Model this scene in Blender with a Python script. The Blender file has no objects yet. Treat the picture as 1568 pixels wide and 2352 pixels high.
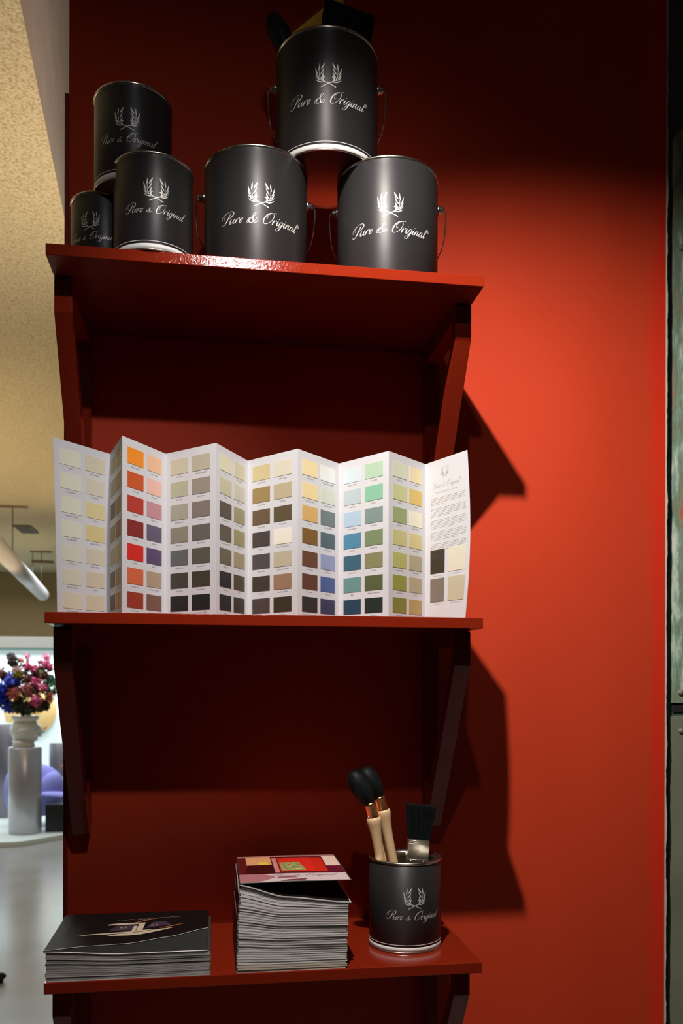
import bpy, bmesh, math, random
from mathutils import Vector, Matrix, noise
random.seed(7)
sc = bpy.context.scene
col = sc.collection
S = 0.001
EYE = 1450.0            # height of the lens above the floor (mm); z below is measured from the lens
def V(x, y, z): return Vector((x*S, y*S, (z+EYE)*S))
def srgb(r, g, b):
    f = lambda c: (c/255/12.92) if c/255 <= .04045 else ((c/255+.055)/1.055)**2.4
    return (f(r), f(g), f(b), 1.0)

# ------------------------------------------------------------------ camera
cam = bpy.data.cameras.new('camera'); co = bpy.data.objects.new('camera', cam); col.objects.link(co)
cam.sensor_fit = 'VERTICAL'; cam.sensor_height = 36; cam.sensor_width = 24
cam.lens = 30.0; cam.shift_y = 0.16675; cam.clip_start = .05; cam.clip_end = 100
co.matrix_world = Matrix.Translation(V(258.1, -1671.7, 0)) @ Matrix.Rotation(-math.radians(8.528), 4, 'Z') @ Matrix.Rotation(math.pi/2, 4, 'X') @ Matrix.Rotation(.00234, 4, 'Z')
cam.dof.use_dof = True; cam.dof.focus_distance = 1.42; cam.dof.aperture_fstop = 6.5
sc.camera = co
sc.view_settings.view_transform = 'Standard'; sc.view_settings.look = 'None'
sc.view_settings.gamma = 1; sc.view_settings.use_curve_mapping = False
sc.view_settings.exposure = 0.0
# ------------------------------------------------------------------ world and lights
w = bpy.data.worlds.new('world'); sc.world = w; w.use_nodes = True
w.node_tree.nodes['Background'].inputs[0].default_value = (.8, .9, .6, 1)
w.node_tree.nodes['Background'].inputs[1].default_value = .004
def spot(name, pos, aim, energy, color, size, blend, radius):
    l = bpy.data.lights.new(name, 'SPOT'); o = bpy.data.objects.new(name, l); col.objects.link(o)
    l.energy = energy; l.color = color; l.spot_size = math.radians(size); l.spot_blend = blend; l.shadow_soft_size = radius
    o.location = V(*pos); d = V(*aim)-V(*pos); o.rotation_euler = d.to_track_quat('-Z', 'Y').to_euler(); return o
def area(name, pos, aim, energy, color, sx, sy):
    l = bpy.data.lights.new(name, 'AREA'); o = bpy.data.objects.new(name, l); col.objects.link(o)
    l.shape = 'RECTANGLE'; l.size = sx*S; l.size_y = sy*S; l.energy = energy; l.color = color
    o.location = V(*pos); d = V(*aim)-V(*pos); o.rotation_euler = d.to_track_quat('-Z', 'Y').to_euler(); return o
KEY = (1.0, .91, .85)
spot('track_spot_key', (322, -905, 1225), (1300, 0, -740), 150, KEY, 100, 1.0, .016)
spot('track_spot_front', (330, -1500, 1305), (150, -290, -20), 12, (1.0, .95, .97), 104, 1.0, .022)
spot('chart_fill_spot', (330, -1500, 1290), (110, -250, 360), 32, (.96, .97, 1.0), 28, 1.0, .02)  # narrow fill added beside the front spot to lift the left chart pages
area('ceiling_fill_far', (-1500, 3600, 700), (-1500, 3600, 1350), 27, (1.0, .76, .46), 2400, 3200)  # unseen panel added to brighten the speckled ceiling from below
area('ceiling_fill_near', (-900, 700, 500), (-700, 700, 1350), 5.9, (1.0, .80, .52), 900, 1600)  # another added panel, fill for the ceiling nearest the partition
area('backdrop_fill', (-1900, 8700, 250), (-1900, 8950, -600), 60, (.86, .97, 1.0), 3400, 260)  # added strip, not a window; washes the pale far wall from above
area('far_room_fill', (-1700, 6900, 1250), (-1700, 6700, -1400), 100, (.88, .96, 1.0), 2600, 1600)  # cool overhead panel added as general fill for the far room
area('floor_fill_left', (-900, 3300, 600), (-900, 3300, -1400), 10, (1.0, .88, .72), 900, 900)  # added downward panel that brightens the floor at left
area('hidden_fascia_fill', (300, 700, 500), (-170, 600, 1150), 12.0, (1.0, .86, .72), 500, 500)  # hidden behind the red wall, added only to light the grey fascia

# ------------------------------------------------------------------ materials
def newmat(name):
    m = bpy.data.materials.new(name); m.use_nodes = True
    return m, m.node_tree.nodes, m.node_tree.links, m.node_tree.nodes['Principled BSDF']
def mat(name, c, rough=.5, metal=0, spec=.5, bump=None, mottle=None, coat=0):
    """bump=(scale,strength,distance_mm); mottle=(scale,colour2,lo,hi)"""
    m, N, L, P = newmat(name)
    P.inputs['Base Color'].default_value = c; P.inputs['Roughness'].default_value = rough
    P.inputs['Metallic'].default_value = metal; P.inputs['Specular IOR Level'].default_value = spec
    P.inputs['Coat Weight'].default_value = coat
    if bump or mottle:
        tc = N.new('ShaderNodeTexCoord')
    if bump:
        n = N.new('ShaderNodeTexNoise'); n.inputs['Scale'].default_value = bump[0]; n.inputs['Detail'].default_value = 4
        b = N.new('ShaderNodeBump'); b.inputs['Strength'].default_value = bump[1]; b.inputs['Distance'].default_value = bump[2]*S
        L.new(tc.outputs['Object'], n.inputs['Vector']); L.new(n.outputs[0], b.inputs['Height']); L.new(b.outputs[0], P.inputs['Normal'])
    if mottle:
        n = N.new('ShaderNodeTexNoise'); n.inputs['Scale'].default_value = mottle[0]; n.inputs['Detail'].default_value = 6
        r = N.new('ShaderNodeValToRGB'); r.color_ramp.elements[0].position = mottle[2]; r.color_ramp.elements[1].position = mottle[3]
        r.color_ramp.elements[0].color = c; r.color_ramp.elements[1].color = mottle[1]
        L.new(tc.outputs['Object'], n.inputs['Vector']); L.new(n.outputs[0], r.inputs[0]); L.new(r.outputs[0], P.inputs['Base Color'])
    return m
M = {}
# matte chalk-painted wall, glossier brushed-on strip down its right margin
m, N, L, P = newmat('red_wall_paint')
tc = N.new('ShaderNodeTexCoord')
n1 = N.new('ShaderNodeTexNoise'); n1.inputs['Scale'].default_value = 2.2; n1.inputs['Detail'].default_value = 5
mp = N.new('ShaderNodeMapping'); mp.inputs['Scale'].default_value = (1.6, 1, .5)
L.new(tc.outputs['Object'], mp.inputs[0]); L.new(mp.outputs[0], n1.inputs['Vector'])
cr = N.new('ShaderNodeValToRGB'); cr.color_ramp.elements[0].position = .35; cr.color_ramp.elements[1].position = .68
cr.color_ramp.elements[0].color = (.46, .035, .0080, 1); cr.color_ramp.elements[1].color = (.51, .042, .0105, 1)
L.new(n1.outputs[0], cr.inputs[0])
sx = N.new('ShaderNodeSeparateXYZ'); L.new(tc.outputs['Object'], sx.inputs[0])
n3 = N.new('ShaderNodeTexNoise'); n3.inputs['Scale'].default_value = 3; mp3 = N.new('ShaderNodeMapping'); mp3.inputs['Scale'].default_value = (6, 1, 1.2)
L.new(tc.outputs['Object'], mp3.inputs[0]); L.new(mp3.outputs[0], n3.inputs['Vector'])
ma = N.new('ShaderNodeMath'); ma.operation = 'MULTIPLY_ADD'; ma.inputs[1].default_value = .06; L.new(n3.outputs[0], ma.inputs[0]); L.new(sx.outputs[0], ma.inputs[2])
mr = N.new('ShaderNodeMapRange'); mr.inputs[1].default_value = 1.185; mr.inputs[2].default_value = 1.205; L.new(ma.outputs[0], mr.inputs[0])
mx = N.new('ShaderNodeMix'); mx.data_type = 'RGBA'; mx.inputs['B'].default_value = (.58, .024, .005, 1)
L.new(mr.outputs[0], mx.inputs['Factor']); L.new(cr.outputs[0], mx.inputs['A']); L.new(mx.outputs['Result'], P.inputs['Base Color'])
n2 = N.new('ShaderNodeTexNoise'); n2.inputs['Scale'].default_value = 420; n2.inputs['Detail'].default_value = 3
b = N.new('ShaderNodeBump'); b.inputs['Strength'].default_value = .25; b.inputs['Distance'].default_value = .0006
L.new(tc.outputs['Object'], n2.inputs['Vector']); L.new(n2.outputs[0], b.inputs['Height']); L.new(b.outputs[0], P.inputs['Normal'])
P.inputs['Roughness'].default_value = .72; P.inputs['Specular IOR Level'].default_value = .25
M['wall'] = m
M['shelf'] = mat('red_gloss_paint', (.19, .015, .0045, 1), .07, 0, .5, bump=(300, .45, .5))
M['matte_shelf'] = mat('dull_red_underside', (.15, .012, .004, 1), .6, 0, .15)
M['trim'] = mat('dark_red_trim_paint', (.20, .018, .006, 1), .35, 0, .4, bump=(120, .2, .5))
M['plaster'] = mat('grey_plaster', (.42, .38, .33, 1), .9, 0, .2, bump=(300, .3, .5), mottle=(9, (.48, .44, .39, 1), .4, .7))
M['chipped'] = mat('bare_plaster_edge', (.55, .50, .42, 1), .9, 0, .1, bump=(200, .5, 1))
# sprayed speckled ceiling
m, N, L, P = newmat('sprayed_ceiling')
tc = N.new('ShaderNodeTexCoord')
n1 = N.new('ShaderNodeTexNoise'); n1.inputs['Scale'].default_value = 135; n1.inputs['Detail'].default_value = 5; n1.inputs['Roughness'].default_value = .65
cr = N.new('ShaderNodeValToRGB'); e = cr.color_ramp.elements
e[0].position = .34; e[0].color = (.27, .21, .10, 1); e[1].position = .62; e[1].color = (.53, .45, .29, 1)
x = e.new(.47); x.color = (.43, .355, .20, 1)
L.new(tc.outputs['Object'], n1.inputs['Vector']); L.new(n1.outputs[0], cr.inputs[0]); L.new(cr.outputs[0], P.inputs['Base Color'])
b = N.new('ShaderNodeBump'); b.inputs['Strength'].default_value = .6; b.inputs['Distance'].default_value = .002
L.new(n1.outputs[0], b.inputs['Height']); L.new(b.outputs[0], P.inputs['Normal']); P.inputs['Roughness'].default_value = .95
M['ceiling'] = m
M['beige'] = mat('beige_wall', (.36, .26, .13, 1), .9, 0, .2)
M['bulkhead'] = mat('grey_bulkhead', (.33, .31, .27, 1), .6)
M['palewall'] = mat('pale_backdrop', (.66, .74, .74, 1), .8, 0, .2)
M['floor'] = mat('polished_grey_floor', (.30, .295, .275, 1), .22, 0, .5, bump=(4, .05, 2), mottle=(2, (.36, .35, .33, 1), .4, .7))
M['label'] = mat('charcoal_label', (.021, .0205, .022, 1), .48, 0, .55, bump=(900, .06, .2))
_n = M['label'].node_tree; _p = _n.nodes['Principled BSDF']; _t = _n.nodes.new('ShaderNodeTangent'); _t.direction_type = 'RADIAL'; _t.axis = 'Z'
_p.inputs['Anisotropic'].default_value = .72; _p.inputs['Anisotropic Rotation'].default_value = 0.25; _n.links.new(_t.outputs[0], _p.inputs['Tangent'])
M['tin'] = mat('tinplate', (.62, .60, .56, 1), .26, 1)
M['tin_dark'] = mat('dark_tin_base', (.10, .085, .07, 1), .3, 1)
M['whiteprint'] = mat('white_band_print', (.62, .62, .60, 1), .45)
M['silverprint'] = mat('silver_print', (.66, .66, .62, 1), .42, .15)
M['paper'] = mat('white_card', (.565, .57, .59, 1), .5, 0, .4)
M['ink'] = mat('grey_ink', (.16, .155, .15, 1), .6)
M['inklight'] = mat('light_grey_ink', (.40, .39, .40, 1), .6)
M['inkdark'] = mat('dark_ink', (.035, .035, .035, 1), .6)
M['wood'] = mat('pale_beech', (.70, .50, .28, 1), .42, 0, .4, bump=(60, .1, .4), mottle=(14, (.60, .40, .20, 1), .45, .75))
M['copper'] = mat('polished_copper', (.95, .46, .20, 1), .27, 1)
M['nickel'] = mat('nickel_ferrule', (.80, .74, .62, 1), .33, 1)
M['bristle'] = mat('black_bristle', (.007, .009, .010, 1), .55, 0, .22)
M['yellowbristle'] = mat('yellow_bristle', (.92, .60, .07, 1), .55)
M['blackcover'] = mat('black_gloss_cover', (.008, .0065, .006, 1), .5, 0, .05)
M['greycover'] = mat('dark_inner_cover', (.05, .045, .042, 1), .35)
def pages_mat(name, lo, hi, scale):
    m, N, L, P = newmat(name)
    tc = N.new('ShaderNodeTexCoord'); mp = N.new('ShaderNodeMapping'); mp.inputs['Scale'].default_value = (6, 6, scale)
    n = N.new('ShaderNodeTexNoise'); n.inputs['Scale'].default_value = 1; n.inputs['Detail'].default_value = 3
    cr = N.new('ShaderNodeValToRGB'); cr.color_ramp.elements[0].position = .36; cr.color_ramp.elements[1].position = .6
    cr.color_ramp.elements[0].color = lo; cr.color_ramp.elements[1].color = hi
    L.new(tc.outputs['Object'], mp.inputs[0]); L.new(mp.outputs[0], n.inputs['Vector']); L.new(n.outputs[0], cr.inputs[0]); L.new(cr.outputs[0], P.inputs['Base Color'])
    P.inputs['Roughness'].default_value = .6; return m
M['paperedge'] = mat('cut_paper_edge', (.55, .53, .51, 1), .6)
M['pages'] = pages_mat('page_edges_white', (.50, .48, .47, 1), (.85, .84, .82, 1), 1300)
M['pagesgrey'] = pages_mat('page_edges_grey', (.17, .16, .15, 1), (.62, .60, .57, 1), 1300)
M['pagesdark'] = mat('page_edges_dark', (.075, .075, .072, 1), .28)
M['screw'] = mat('painted_screw', (.14, .02, .008, 1), .3)
M['frame'] = mat('dark_green_frame_paint', (.055, .085, .062, 1), .5, .1, .4, bump=(40, .3, 1))
# peeling paint: green, cream and rust patches
m, N, L, P = newmat('peeling_green_paint')
tc = N.new('ShaderNodeTexCoord'); mp = N.new('ShaderNodeMapping'); mp.inputs['Scale'].default_value = (34, 1, 9)
n1 = N.new('ShaderNodeTexNoise'); n1.inputs['Scale'].default_value = 1; n1.inputs['Detail'].default_value = 7; n1.inputs['Roughness'].default_value = .62
L.new(tc.outputs['Object'], mp.inputs[0]); L.new(mp.outputs[0], n1.inputs['Vector'])
cr = N.new('ShaderNodeValToRGB'); cr.color_ramp.interpolation = 'LINEAR'; e = cr.color_ramp.elements
e[0].position = .30; e[0].color = (.42, .12, .05, 1); e[1].position = .37; e[1].color = (.26, .25, .17, 1)
for p, c in ((.46, (.17, .22, .14, 1)), (.54, (.22, .34, .26, 1)), (.60, (.46, .56, .46, 1)), (.68, (.60, .66, .54, 1))):
    x = e.new(p); x.color = c
L.new(n1.outputs[0], cr.inputs[0]); L.new(cr.outputs[0], P.inputs['Base Color']); P.inputs['Roughness'].default_value = .6
b = N.new('ShaderNodeBump'); b.inputs['Strength'].default_value = .5; b.inputs['Distance'].default_value = .001
L.new(n1.outputs[0], b.inputs['Height']); L.new(b.outputs[0], P.inputs['Normal'])
M['peeling'] = m
M['plate'] = mat('grey_green_plate', (.17, .19, .135, 1), .5, .1, .4, bump=(60, .3, .6), mottle=(7, (.21, .23, .165, 1), .4, .7))
M['void'] = mat('slot_black', (.006, .006, .005, 1), .9)
_cc = {}
def cmat(name, r, g, b, rough=.6, metal=0):
    k = (r, g, b, rough, metal)
    if k not in _cc: _cc[k] = mat(name, tuple(c*(.66+.28*(max(r, g, b)/255)**2 if name == 'swatch_colour' else 1) for c in srgb(r, g, b)[:3])+(1,), rough, metal)
    return _cc[k]

# ------------------------------------------------------------------ mesh helpers (local millimetres)
def obj(name, bm, m, parent=None, loc=None, smooth=False, mats=None):
    for v in bm.verts: v.co *= S
    me = bpy.data.meshes.new(name); bm.to_mesh(me); bm.free()
    for mm in (mats or [m]): me.materials.append(mm)
    if smooth:
        for p in me.polygons: p.use_smooth = True
    o = bpy.data.objects.new(name, me); col.objects.link(o)
    if parent: o.parent = parent
    if loc is not None: o.location = V(*loc)
    return o
def tag(o, label=None, cat=None, group=None, kind=None):
    if label: o['label'] = label
    if cat: o['category'] = cat
    if group: o['group'] = group
    if kind: o['kind'] = kind
    return o
def thing(name, loc, label, cat, group=None, rz=0):
    o = bpy.data.objects.new(name, None); col.objects.link(o); o.empty_display_size = .02
    o.location = V(*loc); o.rotation_euler = (0, 0, rz); return tag(o, label, cat, group)
def B(): return bmesh.new()
def box(bm, x0, x1, y0, y1, z0, z1, bev=0, mi=0):
    r = bmesh.ops.create_cube(bm, size=1)
    for v in r['verts']:
        v.co = Vector(((x0+x1)/2+v.co.x*(x1-x0), (y0+y1)/2+v.co.y*(y1-y0), (z0+z1)/2+v.co.z*(z1-z0)))
    fs = {f for v in r['verts'] for f in v.link_faces}
    for f in fs: f.material_index = mi
    if bev:
        es = list({e for v in r['verts'] for e in v.link_edges})
        bmesh.ops.bevel(bm, geom=es, offset=bev, segments=2, affect='EDGES', profile=.5)
    return bm
def prism(bm, pts, axis, a0, a1, bev=0):
    """pts: 2D outline; axis 'x': pts=(y,z); 'y': pts=(x,z); 'z': pts=(x,y)"""
    def mk(p, a):
        return {'x': (a, p[0], p[1]), 'y': (p[0], a, p[1]), 'z': (p[0], p[1], a)}[axis]
    A = [bm.verts.new(mk(p, a0)) for p in pts]; Bv = [bm.verts.new(mk(p, a1)) for p in pts]
    n = len(pts); fs = [bm.faces.new(A), bm.faces.new(Bv[::-1])]
    for i in range(n): fs.append(bm.faces.new((A[i], Bv[i], Bv[(i+1) % n], A[(i+1) % n])))
    bmesh.ops.recalc_face_normals(bm, faces=fs)
    if bev:
        bmesh.ops.bevel(bm, geom=list({e for f in fs for e in f.edges}), offset=bev, segments=2, affect='EDGES')
    return bm
def lathe(bm, prof, n=64, mi=None, frame=None, caps=True):
    """prof: list of (r,z); frame: optional Matrix"""
    rings = []
    for r, z in prof:
        if r < 1e-6: rings.append([bm.verts.new((0, 0, z))])
        else: rings.append([bm.verts.new((r*math.cos(2*math.pi*i/n), r*math.sin(2*math.pi*i/n), z)) for i in range(n)])
    fs = []
    for k in range(len(rings)-1):
        a, b = rings[k], rings[k+1]
        for i in range(n):
            j = (i+1) % n
            if len(a) == 1 and len(b) == 1: continue
            if len(a) == 1: f = bm.faces.new((a[0], b[i], b[j]))
            elif len(b) == 1: f = bm.faces.new((a[i], a[j], b[0]))
            else: f = bm.faces.new((a[i], a[j], b[j], b[i]))
            if mi: f.material_index = mi[k]
            f.smooth = True; fs.append(f)
    bmesh.ops.recalc_face_normals(bm, faces=fs)
    if frame is not None:
        vs = [v for r in rings for v in r]; bmesh.ops.transform(bm, matrix=frame, verts=vs)
    return bm
def axis_frame(p, d):
    d = Vector(d).normalized(); q = d.to_track_quat('Z', 'Y')
    return Matrix.Translation(Vector(p)) @ q.to_matrix().to_4x4()
def tube(bm, pts, r, n=8, closed=False):
    pts = [Vector(p) for p in pts]; rings = []; N_ = len(pts)
    for i, p in enumerate(pts):
        t = (pts[(i+1) % N_]-pts[i-1]) if closed else (pts[min(i+1, N_-1)]-pts[max(i-1, 0)])
        q = t.normalized().to_track_quat('Z', 'Y'); rr = r[i] if isinstance(r, (list, tuple)) else r
        rings.append([bm.verts.new(p+q @ Vector((rr*math.cos(2*math.pi*k/n), rr*math.sin(2*math.pi*k/n), 0))) for k in range(n)])
    fs = []
    for i in range(N_ if closed else N_-1):
        a, b = rings[i], rings[(i+1) % N_]
        for k in range(n):
            f = bm.faces.new((a[k], a[(k+1) % n], b[(k+1) % n], b[k])); f.smooth = True; fs.append(f)
    if not closed: fs.append(bm.faces.new(rings[0])); fs.append(bm.faces.new(rings[-1][::-1]))
    bmesh.ops.recalc_face_normals(bm, faces=fs); return bm
def catmull(P_, n=6):
    out = []
    for i in range(len(P_)-1):
        p0 = P_[max(i-1, 0)]; p1 = P_[i]; p2 = P_[i+1]; p3 = P_[min(i+2, len(P_)-1)]
        for k in range(n):
            t = k/n
            out.append(tuple(.5*((2*b_)+(-a_+c_)*t+(2*a_-5*b_+4*c_-d_)*t*t+(-a_+3*b_-3*c_+d_)*t**3) for a_, b_, c_, d_ in zip(p0, p1, p2, p3)))
    out.append(tuple(P_[-1])); return out

# ------------------------------------------------------------------ the printed mark: script lettering and laurel wreath
GL = {
 'P': ([[(.95,2.25,.05),(.9,1.6,.15),(.78,.8,.22),(.6,.25,.12),(.25,0,.05),(-.1,.1,.08),(-.12,.38,.06)],
        [(.1,1.15,.03),(-.3,1.55,.05),(-.2,2.15,.05),(.4,2.5,.05),(1.1,2.5,.09),(1.65,2.15,.16),(1.6,1.6,.17),(1.2,1.22,.07),(.85,1.2,.04),(.75,1.4,.03)],
        [(-.55,1.0,.03),(-.75,1.6,.04),(-.5,2.1,.04),(0,2.2,.03)]], 1.65),
 'u': ([[(-.15,.45,.03),(.1,1,.05),(.08,.4,.17),(.25,.03,.09),(.55,.3,.04),(.78,1,.05)],[(.78,1,.06),(.75,.4,.17),(.92,.03,.09),(1.2,.4,.03)]], 1.2),
 'r': ([[(-.1,.45,.03),(.15,1,.05),(.13,.4,.17),(.1,0,.12)],[(.15,.5,.03),(.4,.95,.05),(.62,1,.13),(.66,.82,.06)]], .85),
 'e': ([[(-.02,.42,.03),(.35,.58,.04),(.52,.85,.06),(.35,1.02,.05),(.1,.75,.1),(.06,.35,.17),(.25,.02,.1),(.7,.4,.03)]], .75),
 'i': ([[(-.1,.45,.03),(.15,1,.05),(.12,.4,.17),(.28,.03,.09),(.55,.4,.03)],[(.1,1.36,.12),(.14,1.48,.12)]], .58),
 'g': ([[(.6,.88,.05),(.32,1.02,.06),(.05,.6,.15),(.12,.08,.1),(.35,.05,.05),(.62,.55,.03)],
        [(.68,1,.06),(.62,.2,.17),(.5,-.7,.12),(.2,-1.05,.06),(-.15,-.85,.04),(.15,-.35,.03),(.95,.4,.03)]], .95),
 'n': ([[(-.1,.45,.03),(.12,1,.05),(.1,.4,.15),(.05,0,.13)],[(.1,.4,.03),(.4,.95,.05),(.62,.9,.12),(.58,.35,.17),(.75,.03,.09),(1.02,.4,.03)]], 1.05),
 'a': ([[(.6,.88,.05),(.32,1.02,.06),(.05,.6,.15),(.12,.08,.1),(.35,.05,.05),(.62,.55,.03)],[(.68,1,.06),(.63,.35,.17),(.8,.03,.09),(1.08,.4,.03)]], 1.1),
 'l': ([[(-.1,.45,.03),(.35,1.3,.04),(.5,2.1,.05),(.32,2.25,.06),(.18,1.6,.14),(.12,.4,.17),(.28,.03,.09),(.6,.5,.03)]], .6),
 'O': ([[(1.0,2.3,.06),(.4,2.1,.12),(0,1.35,.2),(.05,.5,.18),(.45,0,.09),(1.1,.1,.06),(1.6,.8,.08),(1.65,1.65,.09),(1.2,2.25,.06),(.7,2.1,.04),(.42,1.5,.04),(.6,1.0,.03),(.95,1.0,.03)],
        [(1.2,2.25,.04),(1.6,2.45,.04),(1.9,2.3,.03)]], 1.95),
 '&': ([[(1.5,1.0,.04),(1.35,.35,.06),(.85,0,.1),(.3,.2,.16),(.2,.7,.14),(.65,1.15,.07),(.95,1.6,.06),(.8,1.95,.06),(.5,1.75,.08),(.6,1.2,.14),(1.05,.45,.18),(1.5,.02,.1),(1.9,.25,.05),(1.85,.6,.04)],
        [(.3,.2,.06),(.0,.05,.05),(-.12,.5,.05),(.05,.9,.04),(.35,.85,.03)]], 2.0),
 'C': ([[(1.5,1.9,.08),(1.2,2.3,.05),(.5,2.0,.12),(.05,1.1,.2),(.2,.2,.14),(.8,0,.06),(1.4,.5,.03)]], 1.5),
 't': ([[(.2,2,.05),(.12,.4,.17),(.28,.03,.09),(.55,.4,.03)],[(-.15,1.25,.05),(.5,1.3,.05)]], .58),
 's': ([[(-.1,.3,.03),(.3,1.1,.05),(.5,.5,.15),(.3,.03,.1),(0,.1,.05)]], .65),
 'o': ([[(.4,1,.05),(.05,.6,.16),(.2,.03,.1),(.6,.35,.06),(.5,.95,.06),(.4,1,.05),(.9,.8,.03)]], .9),
}
def ribbon(bm, pts, f):
    prev = None
    for i, (x, y, w_) in enumerate(pts):
        a = pts[max(i-1, 0)]; b_ = pts[min(i+1, len(pts)-1)]
        dx, dy = b_[0]-a[0], b_[1]-a[1]; l = math.hypot(dx, dy) or 1
        nx, ny = -dy/l*w_/2, dx/l*w_/2
        cur = (bm.verts.new(f(x+nx, y+ny)), bm.verts.new(f(x-nx, y-ny)))
        if prev: bm.faces.new((prev[0], prev[1], cur[1], cur[0]))
        prev = cur
def script(bm, text, width, f, xc=0, base=0, reg=False, bold=1.0, seg=5, amp=1.0):
    items = []; x = 0
    for ch in text:
        if ch == ' ': x += 1.0; continue
        st, adv = GL[ch]; z = amp if ch == '&' else 1
        items.append((x, [[(a_*z, b_*z, c_*z) for a_, b_, c_ in q_] for q_ in st])); x += adv*z
    total = x; k = width/total
    for x0, st in items:
        for s in st:
            pts = [((x0+px+.52*py)*k, py*k, max(pw*bold, .05)*k*1.08) for px, py, pw in s]
            ribbon(bm, catmull(pts, seg), lambda a, b_: f(xc-width/2+a-.3*k, base+b_))
    if reg:
        ring = [((total+.75+.26*math.cos(t*math.pi/6))*k, (1.75+.26*math.sin(t*math.pi/6))*k, .07*k) for t in range(13)]
        ribbon(bm, ring, lambda a, b_: f(xc-width/2+a, base+b_))
        for s in ([(-.08,-.13),(-.08,.13),(.06,.13),(.08,.03),(-.06,0),(.09,-.13)],):
            ribbon(bm, [((total+.75+p)*k, (1.75+q)*k, .05*k) for p, q in s], lambda a, b_: f(xc-width/2+a, base+b_))
def wreath(bm, h, f, xc=0, base=0, thin=1.0):
    k = h/1.9
    leaves = [((.61,1.36),(.28,1.90),.21,.03),((.80,1.25),(.71,1.84),.16,.03),((.80,.92),(1.02,1.54),.155,-.05),((.68,.66),(1.01,1.14),.15,-.06),
              ((.52,.50),(1.02,.84),.13,-.06),((.30,.38),(1.01,.60),.14,-.10),((.66,.95),(.36,1.52),.16,.05),((.60,.68),(.40,1.12),.19,.06)]
    for s in (-1, 1):
        ff = lambda a, b_: f(xc+s*a*k, base+b_*k)
        ribbon(bm, catmull([(-.58,.0,.07),(-.3,.13,.06),(0,.28,.055),(.35,.41,.06),(.60,.62,.05),(.72,.9,.04),(.72,1.3,.03)], 5), ff)
        ribbon(bm, catmull([(.22,.38,.05),(.38,.45,.08),(.44,.62,.12),(.36,.76,.11),(.26,.74,.03)], 5), ff)
        for (ax, ay), (bx, by), wd, bend in leaves:
            n = 7; pts = []
            dx, dy = bx-ax, by-ay; l = math.hypot(dx, dy)
            for i in range(n+1):
                t = i/n; o_ = bend*math.sin(math.pi*t)
                pts.append((ax+dx*t-dy/l*o_, ay+dy*t+dx/l*o_, max(.012, wd*.62*thin*math.sin(math.pi*min(1, t**.85))**.8)))
            ribbon(bm, pts, ff)

# ------------------------------------------------------------------ setting
W, D, ZT, ZM, ZB, T = 701.8, 301.5, 677.9, 108.7, -464.9, 18.0
def struct(name, bm, m, **k):
    o = obj(name, bm, m, **k); o['kind'] = 'structure'; return o
def wbox(name, x0, x1, y0, y1, z0, z1, m, bev=0):
    bm = B(); c = ((x0+x1)/2, (y0+y1)/2, z0)
    box(bm, x0-c[0], x1-c[0], y0-c[1], y1-c[1], 0, z1-z0, bev); return obj(name, bm, m, loc=c)
def sbox(*a, **k):
    o = wbox(*a, **k); o['kind'] = 'structure'; return o
bm = B(); box(bm, -14, 1195, 0, 60, -EYE, 1750); wl = struct('wall_back', bm, M['wall']); wl.location = (0, 0, EYE*S)
bm = B(); box(bm, -22, -14.2, -2, 60, -EYE, 1112, bev=1.2); o = struct('trim_1', bm, M['trim']); o.location = (0, 0, EYE*S)
# ragged bare plaster along the right margin of the red wall
bm = B(); pr = []
zz = -EYE
while zz < 1745:
    wd = 2.6+3.4*max(0, noise.noise(Vector((zz*.012, 3, 0)))+.25)+1.2*noise.noise(Vector((zz*.09, 0, 0)))
    pr.append((1195.2+max(.8, wd), zz)); zz += 7
prism(bm, [(1195.2, -EYE)]+pr+[(1195.2, zz-7)], 'y', -1, 58); o = struct('trim_2', bm, M['chipped']); o.location = (0, 0, EYE*S)
sbox('floor', -5200, 3000, -3400, 9400, -EYE-60, -EYE, M['floor'])
bm = B()   # sprayed ceiling; its edge runs back beside the partition
prism(bm, [(-5200, -3400), (90, -3400), (-118, -6), (-124, 94), (-149, 505), (-174, 915), (-690, 9400), (-5200, 9400)], 'z', 1350, 1354)
o = struct('ceiling', bm, M['ceiling']); o.location = (0, 0, EYE*S)
bm = B(); prism(bm, [(91, -3400), (3000, -3400), (3000, -5), (-117, -5)], 'z', 1752, 1800)
o = struct('ceiling', bm, M['plaster']); o.location = (0, 0, EYE*S)
bm = B(); prism(bm, [(-128, -4), (-119, -4), (-124.5, 94), (-149.5, 505), (-174.5, 915), (-690, 9400), (-710, 9400)], 'z', 1354.2, 2500)
o = struct('trim_3', bm, M['plaster']); o.location = (0, 0, EYE*S)
bm = B(); prism(bm, [(-119, -4), (3000, -4), (3000, 9400), (-690, 9400)], 'z', 2500, 2550)
o = struct('ceiling', bm, M['plaster']); o.location = (0, 0, EYE*S)
sbox('wall_far', -5200, -760, 9300, 9400, 300, 1350, M['beige'])
sbox('wall_far', -5200, -760, 8990, 9060, -EYE, 420, M['palewall'])
sbox('trim_4', -5200, -860, 8150, 8600, 372, 500, M['bulkhead'], bev=8)
sbox('trim_5', -5200, -860, 8140, 8180, 345, 371, cmat('green_grey_reveal', 90, 120, 112))
sbox('wall_left', -5260, -5200, -3400, 9400, -EYE, 1350, M['beige'])
sbox('wall_right', 3000, 3060, -3400, 9400, -EYE, 2500, M['plaster'])

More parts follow.
